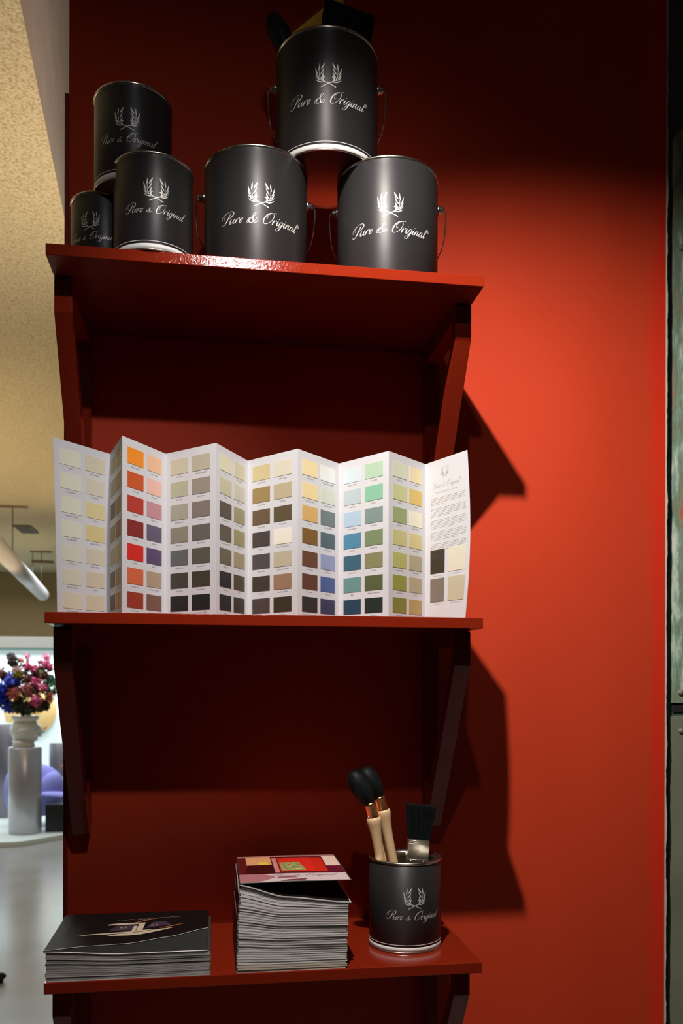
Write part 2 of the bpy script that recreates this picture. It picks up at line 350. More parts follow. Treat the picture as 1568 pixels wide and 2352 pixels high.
# weathered metal cabinet beside the red wall
cab = thing('metal_cabinet', (1330, 60, -EYE), 'weathered green metal cabinet with peeling paint standing right of the red wall', 'cabinet')
def cpart(name, bm, m, **k):
    o = obj(name, bm, m, cab, **k); return o
bm = B(); box(bm, -127, 270, -30, 300, 0, 3180); cpart('cabinet_frame', bm, M['frame'])
bm = B(); prism(bm, [(-106, 1409), (-106, 2610), (-98, 2624), (-70, 2648), (-40, 2660), (260, 2660), (260, 1409)], 'y', -36, -30.2); cpart('peeling_plate', bm, M['peeling'])
bm = B(); box(bm, -101, 260, -34, -30.2, 1389.5, 1404); cpart('black_slot', bm, M['void'])
bm = B(); box(bm, -109, 260, -37, -30.2, 4, 1381, bev=1); cpart('lower_plate', bm, M['plate'])
for z, x in ((1431, -86), (1349, -85), (2380, -86), (640, -85)):
    bm = B(); lathe(bm, [(6, -2), (6, 0), (5.2, 2.4), (3, 4), (0, 4.6)], 20, frame=axis_frame((x, -37.2, z), (0, -1, 0))); cpart('bolt', bm, M['plate'], smooth=True)

# ------------------------------------------------------------------ shelves
def shelf(z, label, idx):
    t = thing('wall_shelf', (0, 0, z), label, 'shelf', 'red painted wall shelves')
    bm = B(); box(bm, 0, W, -D, -.3, -T, 0, bev=1.1)
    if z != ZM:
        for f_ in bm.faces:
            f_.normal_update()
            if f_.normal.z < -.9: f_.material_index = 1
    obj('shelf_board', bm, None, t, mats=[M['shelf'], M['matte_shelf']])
    for x0, side in ((1.5, 'left'), (W-30, 'right')):
        z0 = -T-.1
        out = [(-2, z0), (-236, z0), (-236, z0-3), (-234, z0-58), (-36, z0-356), (-2, z0-356), (-2, z0-340), (-2, z0-300)]
        bm = B()
        # post on the wall, arm under the board, front drop and raking brace, all one welded bracket with an open middle
        prism(bm, [(-.4, z0), (-22, z0), (-22, z0-336), (-.4, z0-352)], 'x', x0, x0+28.5, .8)
        br = obj('bracket', bm, M['trim'] if False else M['shelf'], t)
        bm = B(); prism(bm, [(-22.2, z0), (-213.8, z0), (-213.8, z0-26), (-22.2, z0-26)], 'x', x0, x0+28.5, .8); obj('bracket_arm', bm, M['shelf'], br)
        bm = B(); prism(bm, [(-214, z0), (-232, z0), (-236, z0-4), (-236, z0-60), (-40, z0-372), (-20, z0-372), (-.6, z0-352.5), (-22.2, z0-338), (-214, z0-52)], 'x', x0, x0+28.5, .8); obj('bracket_brace', bm, M['shelf'], br)
        for dz in (-40, -268):
            bm = B(); lathe(bm, [(4.2, 0), (4.2, .8), (3, 2), (1.2, 2.2), (0, 1.4)], 16, frame=axis_frame((x0+14, -22.2, z0+dz), (0, -1, 0))); obj('screw', bm, M['screw'], br, smooth=True)
    return t
shelf(ZT, 'top red wall shelf carrying the stacked paint cans', 0)
shelf(ZM, 'middle red wall shelf holding the unfolded colour chart', 1)
shelf(ZB, 'bottom red wall shelf with booklets and a can of brushes', 2)

# ------------------------------------------------------------------ paint cans
def cam_ang(x, y): return math.atan2(258.1-x, y+1671.7)
def cylmap(r, a0):
    return lambda u, v: (r*math.sin(a0+u/r), -r*math.cos(a0+u/r), v)
def paint_can(x, y, z, r, H, label, cat='paint can', twist=0, handle=False, lid=True, reg=False, group=None, textw=1.6, hrot=0, band=True):
    t = thing('paint_can', (x, y, z), label, cat, group)
    a0 = cam_ang(x, y)
    bm = B(); prof = [(r-1.2, 11.5), (r-.6, 11.8), (r-.6, H-5), (r-1.2, H-4.6)]
    lathe(bm, [(r-.9, 10.8), (r-.5, 11.2), (r-.5, H-5.5), (r-1.0, H-5)], 96); obj('label_wrap', bm, M['label'], t)
    bm = B(); lathe(bm, [(r-1.6, 2.8), (r-.6, 3.0), (r-.6, 10.6), (r-1.6, 10.8)], 96); obj('white_band', bm, M['whiteprint'], t)['label'] = 'white band above the base'
    bm = B(); lathe(bm, [(r-.55, 14.0), (r-.30, 14.0), (r-.30, 15.0), (r-.55, 15.0)], 96); obj('thin_line', bm, M['whiteprint'], t)
    bm = B(); lathe(bm, [(0, 3.2), (r-5, 3.2), (r-4, 2.6), (r-3, .3), (r-1.2, 0), (r+.2, .8), (r+.3, 2), (r-.7, 2.7)], 96); obj('base_rim', bm, M['tin'], t)
    bm = B()
    if lid:
        lathe(bm, [(r-.9, H-5.2), (r+.5, H-4.2), (r+.9, H-2.2), (r+.3, H-.5), (r-1.5, H), (r-4, H-.6), (r-5, H-4), (r-8, H-5)], 96); obj('top_rim', bm, M['tin'], t)
        bm = B(); lathe(bm, [(r-8.2, H-5), (r-10, H-2.4), (r-14, H-2.2), (r-16, H-5.5), (0, H-5.5)], 64); obj('lid', bm, M['tin'], t)
    else:
        lathe(bm, [(r-.9, H-5.2), (r+.5, H-4.2), (r+.9, H-2.2), (r+.3, H-.5), (r-1.5, H), (r-4, H-.6), (r-6, H-2.6), (r-9, H-3), (r-11, H-1.6), (r-12.5, H-2), (r-12.5, H-9), (r-10, H-10), (r-1.6, H-10), (r-1.6, 5), (0, 5)], 96); obj('top_rim', bm, M['tin_dark'] if False else M['tin'], t)
    f = cylmap(r-.25, a0+twist)
    bm = B(); wreath(bm, H*(.195 if reg else .235), f, 0, H*(.505 if reg else .495)); obj('laurel_emblem', bm, M['silverprint'], t)
    bm = B(); script(bm, 'Pure & Original', r*textw*.93, f, 0, H*.375, reg=reg, amp=1.0 if reg else .62); obj('script_lettering', bm, M['silverprint'], t)
    if handle:
        for s in (-1, 1):
            d = Vector((s*math.cos(a0+hrot), s*math.sin(a0+hrot), 0))
            p = d*(r-.6)+Vector((0, 0, H-47))
            bm = B(); lathe(bm, [(8, 0), (8.4, 1.4), (7.6, 3), (6.3, 5), (6.0, 8), (5, 10.2), (2.5, 11.3), (0, 11.5)], 28, frame=axis_frame(p, d))
            obj('handle_ear', bm, M['tin'], t, smooth=True)
        up = Vector((0, 0, 1)); dx = Vector((math.cos(a0+hrot), math.sin(a0+hrot), 0)); bk = Vector((-dx.y, dx.x, 0))
        R_ = r+14; zc = H-47; pts = []
        half = [(r+7, 0, 0), (r+11, .5, -1), (r+14, 2, -5), (r+14.5, 6, -14), (r+14, 12, -26), (r+12.5, 22, -42), (r+9, 34, -54), (r+1, 50, -63)]
        for q in half: pts.append(-dx*q[0]+bk*q[1]+up*(zc+q[2]))
        for i in range(1, 14):
            a = math.pi*i/14; pts.append(-dx*(r+1)*math.cos(a)*1.0+bk*(52+(r-52+12)*math.sin(a)**.8+0)+up*(zc-63-12*math.sin(a)))
        for q in half[::-1]: pts.append(dx*q[0]+bk*q[1]+up*(zc+q[2]))
        bm = B(); tube(bm, pts, 1.25, 8); obj('wire_handle', bm, M['tin'], t, smooth=True)
    return t
G1 = 'charcoal paint cans on the shelves'
paint_can(562.5, -180, ZT, 89.5, 208, 'large charcoal paint can at the right end of the top shelf', twist=.06, handle=True, reg=True, group=G1)
paint_can(329.6, -174.6, ZT, 89.5, 208, 'large charcoal paint can under the left half of the raised big can', twist=.10, handle=True, reg=True, group=G1, hrot=.04)
paint_can(453.9, -176.3, ZT+208.2, 89.5, 208, 'large charcoal paint can raised on two others, brushes sticking out of its top', twist=.03, handle=True, reg=True, group=G1, lid=False)
paint_can(158.8, -240.5, ZT, 64.5, 156, 'small charcoal paint can at the front left edge of the top shelf', twist=.07, group=G1)
paint_can(72.5, -178.4, ZT, 54, 127, 'smallest charcoal paint can half hidden in the left corner of the top shelf', twist=-.43, group=G1)
paint_can(125.7-2, -210, ZT+127.2, 63.5, 156, 'small charcoal paint can stacked at the upper left on the smallest can', twist=-.16, group=G1)
paint_can(597.4, -180.1, ZB, 64.5, 156, 'small charcoal paint can on the bottom shelf used as a brush holder', twist=.27, lid=False, group=G1)

# ------------------------------------------------------------------ brushes
def strands(bm, base, tip, n, jitter=.4, wd=.35, spread=1.0):
    """thin tapering blades from base(u,v) to tip(u,v), u,v in 0..1"""
    for i in range(n):
        u, v = random.random(), random.random()
        a = Vector(base(u, v)); b_ = Vector(tip(u, v))+Vector([random.gauss(0, jitter) for _ in range(3)])
        b_ += (b_-a).normalized()*random.uniform(-3, 1)
        d = (b_-a).normalized(); s = d.cross(Vector((random.gauss(0, 1), random.gauss(0, 1), random.gauss(0, 1)))).normalized()*wd
        m1 = a.lerp(b_, .6)
        q = [bm.verts.new(a-s), bm.verts.new(a+s), bm.verts.new(m1+s*.8), bm.verts.new(m1-s*.8), bm.verts.new(b_)]
        bm.faces.new((q[0], q[1], q[2], q[3])); bm.faces.new((q[3], q[2], q[4]))
def round_brush(bot, fer0, fer1, tip, rb, label, group, ferrule=True, bl=None):
    """all world points; bot = lower end of handle, fer0/fer1 = ferrule ends"""
    t = thing('round_brush', bot, label, 'paint brush', group)
    o = Vector(bot); f0 = Vector(fer0)-o; f1 = Vector(fer1)-o; ax = (f1-f0).normalized(); tp = Vector(tip)-o
    Lh = f0.length
    bm = B(); d = f0.normalized()
    lathe(bm, [(0, 0), (5, 1), (7.5, 8), (8.8, Lh*.35), (8.6, Lh*.50), (7.9, Lh*.66), (8.3, Lh*.78), (9.8, Lh*.88), (12.2, Lh*.945), (13.0, Lh*.975), (12.2, Lh*.992), (9.6, Lh), (0, Lh)], 28, frame=axis_frame((0, 0, 0), d)); obj('handle', bm, M['wood'], t, smooth=True)
    Lf = (f1-f0).length
    bm = B(); lathe(bm, [(q_*1.12, z_) for q_, z_ in [(9.4, -.5), (9.6, 1), (9.0, 1.8), (9.4, 2.6), (9.4, Lf*.80), (10.1, Lf*.84), (10.1, Lf*.90), (9.5, Lf*.94), (9.6, Lf), (8.8, Lf)]], 40, frame=axis_frame(f0, ax)); fo = obj('ferrule', bm, M['copper'], t)
    fo['label'] = 'copper ferrule'
    for zf in (.1, .88):
        for an in (2.2, 5.1, 3.9):
            p = axis_frame(f0, ax) @ Vector((10.8*math.cos(an), 10.8*math.sin(an), Lf*zf)); dd = (axis_frame(f0, ax).to_3x3() @ Vector((math.cos(an), math.sin(an), 0)))
            bm = B(); lathe(bm, [(1.5, -.5), (1.3, .5), (.7, 1), (0, 1.15)], 10, frame=axis_frame(p, dd)); obj('rivet', bm, M['tin'], fo)
    bd = (tp-f1); Lb = bd.length
    bm = B(); fr = axis_frame(f1-ax*1, bd)
    lathe(bm, [(8.8, 0), (rb*.70, Lb*.15), (rb*.86, Lb*.35), (rb*.88, Lb*.55), (rb*.74, Lb*.75), (rb*.45, Lb*.88), (0, Lb*.93)], 28, frame=fr)
    def bs(u, v):
        a = 2*math.pi*u; return fr @ Vector((8.6*math.cos(a), 8.6*math.sin(a), v*Lb*.1))
    def md(u, v):
        a = 2*math.pi*u; k = math.sqrt(v); return fr @ Vector((rb*k*math.cos(a), rb*k*math.sin(a), Lb*(.55+.47*math.sqrt(max(0, 1-k*k)))))
    strands(bm, bs, md, 1800, .7, .32)
    obj('bristles', bm, M['bristle'], t); return t
GB = 'round copper-ferrule brushes in the bottom can'
YB = -180
round_brush((574, YB-6, ZB+8), (537, YB-14, -236), (530, YB-14, -211), (495, YB-18, -150), 20, 'black round brush with copper ferrule leaning furthest left in the bottom can', GB)
round_brush((606, YB+8, ZB+8), (557.5, YB+4, -226), (550, YB+4, -203), (519, YB-2, -146), 19.5, 'black round brush with copper ferrule leaning behind the leftmost one', GB)
round_brush((590, YB+30, ZB+8), (549, YB+24, -243), (541, YB+26, -219), (512, YB+20, -165), 15, 'mostly hidden third round brush behind the two copper-ferrule brushes', GB)
def flat_brush(o, lab, bl, br, tl, tr, th, f0l, f0r, m, ferm, handle_end, label_cat='paint brush', group=None, ferr=True, nstr=2600, tipw=1.0):
    """bristle block corners bl,br (at ferrule) tl,tr (tips) are local to o"""
    t = thing('flat_brush', o, lab, label_cat, group)
    bl, br, tl, tr, f0l, f0r, he = [Vector(p) for p in (bl, br, tl, tr, f0l, f0r, handle_end)]
    yv = Vector((0, 1, 0))
    def block(bm, A, Bq, Cc, Dd, t0, t1, ins=0):
        v = [A+yv*-t0/2, Bq+yv*-t0/2, Bq+yv*t0/2, A+yv*t0/2, Dd+yv*-t1/2, Cc+yv*-t1/2, Cc+yv*t1/2, Dd+yv*t1/2]
        v = [bm.verts.new(p) for p in v]
        fs = [bm.faces.new([v[i] for i in q]) for q in ((0,3,2,1),(4,5,6,7),(0,1,5,4),(1,2,6,5),(2,3,7,6),(3,0,4,7))]
        bmesh.ops.recalc_face_normals(bm, faces=fs); return fs
    bm = B(); e = .93
    block(bm, bl.lerp(br, .03), br.lerp(bl, .03), br.lerp(tr, .94).lerp(bl.lerp(tl, .94), .02), bl.lerp(tl, .94).lerp(br.lerp(tr, .94), .02), th*.9, th*.95)
    def bs(u, v):
        if random.random() < .7: v = random.choice((0, 1))
        return bl.lerp(br, u)+yv*(v-.5)*th
    state = {}
    def tp(u, v): return tl.lerp(tr, u)+yv*(v-.5)*th*tipw
    for i in range(nstr):
        u = random.random(); v = random.choice((0, 1, random.random()))
        if random.random() < .1: u = random.choice((0, 1))
        a = bl.lerp(br, u)+yv*(v-.5)*th; c = tl.lerp(tr, u)+yv*(v-.5)*th*tipw+Vector([random.gauss(0, .5) for _ in range(3)])
        c += (c-a).normalized()*random.uniform(-4, 1.5)
        d = (c-a).normalized(); s = d.cross(Vector([random.gauss(0, 1) for _ in range(3)])).normalized()*.32
        q = [bm.verts.new(p) for p in (a-s, a+s, c)]; bm.faces.new(q)
    obj('bristles', bm, m, t)
    if ferr:
        bm = B(); fs = block(bm, f0l, f0r, br, bl, th+1.5, th+1.5)
        bmesh.ops.bevel(bm, geom=list({e_ for f_ in fs for e_ in f_.edges}), offset=.8, segments=2, affect='EDGES')
        for q in (.06, .13, .20, .86):
            A = bl.lerp(f0l, q); C_ = br.lerp(f0r, q); tube(bm, [A-yv*(th/2+.9), C_-yv*(th/2+.9)], .55, 6)
        fo = obj('ferrule', bm, ferm, t)
        bm = B(); box(bm, 0, 1, 0, 1, 0, 1); bm.free()
        for q in (.18, .78):
            p = f0l.lerp(f0r, q)-yv*(th/2+.8)+(bl-f0l)*.07
            bm = B(); lathe(bm, [(2.2, 0), (2, .8), (1, 1.5), (0, 1.7)], 14, frame=axis_frame(p, (0, -1, 0))); obj('nail', bm, M['tin'], fo)
    mid = (f0l+f0r)/2; wv = (f0r-f0l)/2
    bm = B(); block(bm, he-wv*.35, he+wv*.35, mid+wv*.95, mid-wv*.95, th*.6, th*.95); obj('handle', bm, M['wood'], t)
    return t
ob = (597, -170, ZB+6)
def L_(x, y, z, o=ob): return (x-o[0], y-o[1], z-o[2])
flat_brush(ob, 'flat black bristle brush with nickel ferrule standing right in the bottom can', L_(604, -176, -278), L_(643, -170, -284), L_(600, -180, -212), L_(656, -172, -219), 15, L_(600, -174, -321), L_(640, -170, -325), M['bristle'], M['nickel'], L_(612, -165, ZB+8), group=None)
ob = (440, -160, ZT+208.2+8)
o2 = ob
flat_brush(o2, 'wide yellow bristle brush leaning in the raised top can', L_(415, -150, 1085, o2), L_(490, -140, 1125, o2), L_(389, -156, 1150, o2), L_(486, -140, 1252, o2), 22, L_(428, -150, 1060, o2), L_(498, -140, 1095, o2), M['yellowbristle'], M['tin'], L_(470, -165, ZT+230, o2), nstr=3000)
ob = (480, -180, ZT+208.2+8); o3 = ob
flat_brush(o3, 'wide black bristle block brush standing right in the raised top can', L_(440, -196, 1100, o3), L_(522, -190, 1094, o3), L_(446, -200, 1184, o3), L_(536, -190, 1169, o3), 34, L_(444, -190, 1075, o3), L_(516, -190, 1070, o3), M['bristle'], M['tin'], L_(470, -185, ZT+232, o3), nstr=3200)
def top_round():
    t = round_brush((470, -150, ZT+216), (401, -172, 1078), (392, -172, 1095), (352, -175, 1176), 21, 'black round brush hanging out at the left of the raised top can', None)
top_round()

# ------------------------------------------------------------------ colour chart
H = 279.0
fold = [(5.7,-268.3),(83.4,-178),(115.5,-292.5),(177.4,-194.1),(261.3,-274.0),(316.8,-170),(395.2,-260.7),(477.0,-176.6),(547.1,-271.4),(629.3,-195.8),(674.9,-298.0)]
chart = thing('colour_chart', (340, -230, ZM), 'unfolded white zigzag paint colour chart standing on the middle shelf', 'colour chart')
def pmap(i, lift=0.):
    A, C_ = Vector((*fold[i], 0)), Vector((*fold[i+1], 0)); d = (C_-A).normalized(); nrm = Vector((d.y, -d.x, 0))
    if nrm.y > 0: nrm = -nrm
    Lp = (C_-A).length
    def f(u, s):
        p = A.lerp(C_, u); q = s/H; off = 0; yo = 0
        if i == 0: off = 9.5*(q**1.5)*(1-u)**1.4; yo = 3*math.sin(math.pi*q)*(1-u)
        if i == 9: off = (6.0*math.sin(math.pi*min(1, q*.95))-5.0*q**3)*u**1.6; yo = -2*math.sin(math.pi*q)*u
        p = p+d*off+nrm*(lift+yo)+Vector((0, 0, H-s+.4))
        return Vector((p.x-340, p.y+230, p.z))
    return f, Lp
PC = [  # (left column colours, right column colours) top to bottom
 ([(222,222,204)]*4+[(218,217,200),(216,214,192),(218,212,188)], [(214,206,182),(214,208,190),(222,208,158),(218,202,146),(210,204,184),(212,200,176),(214,202,174)]),
 ([(180,170,130),(175,160,110),(100,92,66),(160,135,95),(190,170,125),(120,98,68),(100,84,52)], [(200,180,115),(190,148,72),(176,124,50),(160,98,40),(205,188,138),(190,155,85),(200,150,70)]),
 ([(238,140,24),(204,82,14),(186,48,26),(140,30,26),(214,26,14),(212,102,60),(162,52,24)], [(232,186,150),(232,182,168),(196,140,150),(106,94,122),(98,74,116),(180,158,132),(132,96,78)]),
 ([(204,198,172),(184,186,158),(172,170,152),(150,144,122),(108,110,110),(68,66,56),(28,28,28)], [(190,184,162),(158,150,136),(138,126,118),(110,106,98),(98,92,80),(66,60,44),(20,22,26)]),
 ([(222,220,190),(204,198,168),(96,86,74),(104,92,78),(118,106,86),(30,32,34),(28,28,24)], [(208,204,178),(204,202,184),(166,158,122),(164,154,110),(170,156,122),(84,74,50),(62,52,40)]),
 ([(206,192,144),(160,136,84),(112,88,64),(78,66,62),(86,76,76),(72,58,48),(82,70,62)], [(216,210,190),(190,178,144),(98,84,54),(232,228,212),(194,182,156),(160,128,98),(62,52,28)]),
 ([(234,216,166),(232,212,156),(214,172,98),(134,92,18),(112,68,38),(104,56,34),(44,40,28)], [(226,232,226),(208,214,200),(114,130,132),(88,108,118),(150,162,196),(76,98,158),(58,60,92)]),
 ([(204,218,224),(184,200,204),(174,200,218),(78,140,172),(58,104,124),(110,152,148),(34,68,92)], [(178,208,180),(136,196,164),(132,154,150),(126,146,104),(142,140,98),(92,104,58),(26,46,34)]),
 ([(214,220,192),(204,206,148),(156,172,112),(204,198,130),(190,188,106),(156,160,62),(140,140,44)], [(230,216,172),(216,188,102),(232,228,202),(214,200,138),(188,178,142),(188,174,140),(188,158,98)]),
]
PN = [
 ["White","Warm White","Island White","Lamb White","Natural Rice NEW","Ivory","Sea Salt NEW","Antique White","Silk White","Mineral White","Milk White NEW","Bone","Chalk White NEW","Camel"],
 ["Sand","Oat","Pebble","Rye","Ash","Mustard","Clay","Ochre","Flax","Straw","Umber","Maize","Bark","Amber"],
 ["Antique Copper","Skin Powder","Terracotta","Old Rose","China Red","Mauve Love","Old Red","Bohemian","Lipstick","Berries","Country Rose","Summer of Mauve","Cardinal Red","Red Hidden Stone"],
 ["Sea Foam","Wild Garlic NEW","Silverplate","White Rhino","Evening Shadow","Tin Kettle","Silver Lake","Earth Stone","Pigeon Grey","Elephant Skin","Cannonball","Deep Earth","Black Smoke","Smoked Steel NEW"],
 ["Linen","Old Tiles NEW","Pea Sand","North Grey","Dusty Concrete","Yellow Clay NEW","Ground Pepper NEW","Dried Clay","Powder Fig","Loft","Dark Grey","Mud","Black","Rust"],
 ["North Sea Silt","Coffee Cream","Cotton Gray","Soft Taupe","Tender Taupe","Potato Skin","Storm","White Orchid NEW","Burned Sand","Old Romance NEW","Cold Lava","Rose Dust NEW","Coal","Dark Secret"],
 ["Sahara Dust","Frozen Water NEW","Nutmeg Powder","Silver Clay NEW","Topaz","Blue Stone NEW","Prairie","Oxford Blue","Brown Sugar","Soft Greek","Moon Rise","Greek Sky","Chocolate Dreams NEW","Midnight Blue"],
 ["Lagoon Water","Poetic Blue","Polar Blue","Pavilion","Bermudas Blue","Blue Reef","Lake Bay","Watermoss","Country Blue","Tundra","Blitz","Belgian Wilderness","Ocean Blue","Black Hills"],
 ["Dew Drops","Blossom","Tea Party","Curry","Landscape","Ginger White","Lake","Candle Light","Country Range","Flannel Gray","Olive Grove","Rain Fall","Country Green","Paprika"],
]
_tx = {}
def text_polys(s):
    if s not in _tx:
        cu = bpy.data.curves.new('t', 'FONT'); cu.body = s; cu.size = 1; cu.resolution_u = 1; cu.align_x = 'CENTER'
        o_ = bpy.data.objects.new('t', cu); me = bpy.data.meshes.new_from_object(o_)
        _tx[s] = ([v.co.copy() for v in me.vertices], [list(p.vertices) for p in me.polygons])
        bpy.data.objects.remove(o_); bpy.data.meshes.remove(me); bpy.data.curves.remove(cu)
    return _tx[s]
def put_text(bm, s, f, xc, yc, size):
    vs, ps = text_polys(s); nv = [bm.verts.new(f(xc+v.x*size, yc+v.y*size)) for v in vs]
    for p in ps:
        try: bm.faces.new([nv[k] for k in p])
        except ValueError: pass
def grid_patch(bm, f, u0, u1, s0, s1, nu, ns, th=0):
    g = [[bm.verts.new(f(u0+(u1-u0)*i/nu, s0+(s1-s0)*j/ns)) for i in range(nu+1)] for j in range(ns+1)]
    for j in range(ns):
        for i in range(nu): bm.faces.new((g[j][i], g[j+1][i], g[j+1][i+1], g[j][i+1]))
    return g
for i in range(10):
    f, Lp = pmap(i); bm = B(); grid_patch(bm, f, 0, 1, 0, H, 10, 20)
    po = obj('chart_panel', bm, M['paper'], chart, smooth=False)
    md = po.modifiers.new('s', 'SOLIDIFY'); md.thickness = .0004; md.offset = 0
    f1, _ = pmap(i, .45); f2, _ = pmap(i, .40)
    tm = B()
    if i < 9:
        for c, (u0, u1) in enumerate(((.105, .462), (.54, .892))):
            for k in range(7):
                s0 = 13.5+38.3*k; bm = B(); grid_patch(bm, f1, u0, u1, s0, s0+25.5, 3, 3)
                r_, g_, b_ = PC[i][c][k]
                so = obj('colour_swatch', bm, cmat('swatch_colour', r_, g_, b_, .55), po)
                md = so.modifiers.new('s', 'SOLIDIFY'); md.thickness = .00035; md.offset = 0
                put_text(tm, PN[i][2*k+c], lambda a, b2: f2(a/Lp, -b2), (u0+u1)/2*Lp, -(s0+31.0), 3.5)
        obj('printed_captions', tm, M['ink'], po)
    else:
        for (u0, u1), s0, cc in (((.13,.46),156,(66,56,40)), ((.55,.92),156,(222,216,196)), ((.13,.46),206,(136,122,112)), ((.55,.92),206,(200,190,162))):
            bm = B(); grid_patch(bm, f1, u0, u1, s0, s0+41, 4, 6); so = obj('colour_swatch', bm, cmat('swatch_colour', *cc, .25), po)
            md = so.modifiers.new('s', 'SOLIDIFY'); md.thickness = .00035; md.offset = 0
        for s_, u_, y_ in (('Belgian Window', .3, 202.5), ('Matt White', .73, 202.5), ('Matt Wood', .3, 252), ('Chalk Matt Wood', .73, 252)):
            put_text(tm, s_, lambda a, b2: f2(a/Lp, -b2), u_*Lp, -y_, 3.6)
        ff = lambda a, b2: f2(a/Lp, -b2)
        wreath(tm, 19, ff, .47*Lp, -32, .8)
        script(tm, 'Pure & Original', Lp*.60, ff, .50*Lp, -49, bold=.55)
        put_text(tm, 'THE CHARM OF NATURAL COLOURS', ff, .5*Lp, -58, 3.3)
        y0 = 66
        for para in (5, 6, 6, 6, 5):
            for l_ in range(para):
                xx = .13; end = .92 if l_ < para-1 else random.uniform(.45, .8)
                while xx < end:
                    ww = random.uniform(.03, .1); x1 = min(xx+ww, end)
                    grid_patch(tm, f2, xx, x1, y0, y0+.42, 1, 1); xx = x1+.013
                y0 += 2.72
            y0 += 4.2
        tm2 = tm; obj('printed_text', tm2, M['inklight'], po)

# ------------------------------------------------------------------ booklets
ORD = ['topmost','second','third','fourth','fifth','sixth','seventh','eighth','ninth','tenth','eleventh','twelfth','thirteenth','fourteenth','fifteenth','sixteenth','seventeenth','eighteenth','nineteenth','twentieth','twenty-first','twenty-second','twenty-third','twenty-fourth','twenty-fifth','twenty-sixth','twenty-seventh','twenty-eighth','twenty-ninth','thirtieth']
def booklet(org, w_, d_, lo, hi, label, group, name, cover_m, page_m, rot=0, page_hi=None, droop=None):
    """lo, hi: height curves of x in 0..w_; the folded spine is at x = 0, page edges face the room"""
    t = thing(name, org, label, 'booklet', group, rot)
    nseg = 40 if droop or page_hi else 16; xs = [w_*(k/nseg)**1.25 for k in range(nseg+1)]
    h0 = hi(0)-lo(0); rr = h0/2
    th = .45
    def path(ins):
        top = [(max(x_, rr)+0*ins, hi(x_)-ins) for x_ in xs[::-1]]
        bot = [(max(x_, rr), lo(x_)+ins) for x_ in xs]
        top = [p for n_, p in enumerate(top) if n_ == 0 or abs(p[0]-top[n_-1][0]) > 1e-6]
        bot = [p for n_, p in enumerate(bot) if n_ == len(bot)-1 or abs(p[0]-bot[n_+1][0]) > 1e-6]
        arc = []
        for k in range(1, 6):
            a = math.pi/2+math.pi*k/6; arc.append((rr+(rr-ins)*math.cos(a), (hi(0)+lo(0))/2+(rr-ins)*math.sin(a)))
        return top+arc+bot
    o_, i_ = path(0), path(th)
    bm = B(); n = len(o_); rows = []
    for p, q in zip(o_, i_):
        rows.append([bm.verts.new((p[0], 0, p[1])), bm.verts.new((p[0], d_, p[1])), bm.verts.new((q[0], d_, q[1])), bm.verts.new((q[0], 0, q[1]))])
    for a, b_ in zip(rows, rows[1:]):
        for k in range(4): bm.faces.new((a[k], b_[k], b_[(k+1) % 4], a[(k+1) % 4])).material_index = k % 2
    bm.faces.new(rows[0]); bm.faces.new(rows[-1][::-1]); bmesh.ops.recalc_face_normals(bm, faces=bm.faces[:])
    def dr(bm):
        if droop:
            for v in bm.verts:
                if v.co.z > (lo(v.co.x)+hi(v.co.x))/2: v.co.z -= droop(v.co.x, v.co.y)
    dr(bm); obj('cover', bm, None, t, mats=[cover_m, M['paperedge']])
    ph = page_hi or (lambda x_: hi(x_))
    bm = B(); up = [(max(x_, rr*.8), ph(x_)-th-.12) for x_ in xs]; dn = [(max(x_, rr*.8), lo(x_)+th+.12) for x_ in xs]
    up = [p for n_, p in enumerate(up) if n_ == len(up)-1 or abs(p[0]-up[n_+1][0]) > 1e-6]; dn = [p for n_, p in enumerate(dn) if n_ == len(dn)-1 or abs(p[0]-dn[n_+1][0]) > 1e-6]
    up[-1] = (w_-.6, up[-1][1]); dn[-1] = (w_-.6, dn[-1][1])
    prism(bm, dn+up[::-1], 'y', .3, d_-.5); dr(bm); obj('pages', bm, page_m, t)
    return t
def lerp_curve(pts):
    def f(x_):
        if x_ <= pts[0][0]: return pts[0][1]
        for a, b_ in zip(pts, pts[1:]):
            if x_ <= b_[0]:
                q = (x_-a[0])/(b_[0]-a[0]); q = q*q*(3-2*q)*.5+q*.5; return a[1]+(b_[1]-a[1])*q
        return pts[-1][1]
    return f
# low stack of black catalogues, left
NA = 13; wA, dA = 252, 203; org = (1.5, -299.5, ZB)
GA = 'black covered catalogues in the low stack'; levels = []
tot = [0, 0, 0]; cov = [lambda x_: 0.25]
base = lerp_curve([(0, .25), (wA, .25)]); prev = base
for k in range(NA):
    tl, tm_, tr_ = 3.55+random.uniform(-.35, .35), 2.9+random.uniform(-.25, .25), 2.95+random.uniform(-.3, .3)
    add = lerp_curve([(0, tl), (wA*.45, tm_), (wA, tr_)])
    nxt = (lambda p_, a_: (lambda x_: p_(x_)+a_(x_)))(prev, add)
    lab = '%s catalogue from the %s of the low stack on the left' % ((ORD[NA-k] if NA-k < 8 else ORD[k] if k else 'lowest'), ('top' if NA-k < 8 else 'bottom'))
    if k == 0: lab = 'lowest catalogue of the low stack, lying on the bottom shelf at left'
    jx = random.uniform(-1.2, 1.2); jy = random.uniform(0, 1.5)
    booklet((org[0]+jx+.5, org[1]+jy, org[2]), wA, dA, prev, (lambda f_: (lambda x_: f_(x_)-.18))(nxt), lab, GA, 'catalogue', M['blackcover'] if k % 3 else M['greycover'], random.choice((M['pages'], M['pagesgrey'], M['pagesgrey'])), rot=random.uniform(-.004, .004))
    prev = nxt
topbase = prev
lowA = lambda x_: topbase(x_)+.1-0*x_
hiA = lerp_curve([(0, lowA(0)+3.2), (wA*.25, lowA(0)+7.5), (wA*.5, lowA(0)+9), (wA*.75, lowA(0)+17), (wA, lowA(0)+29)])
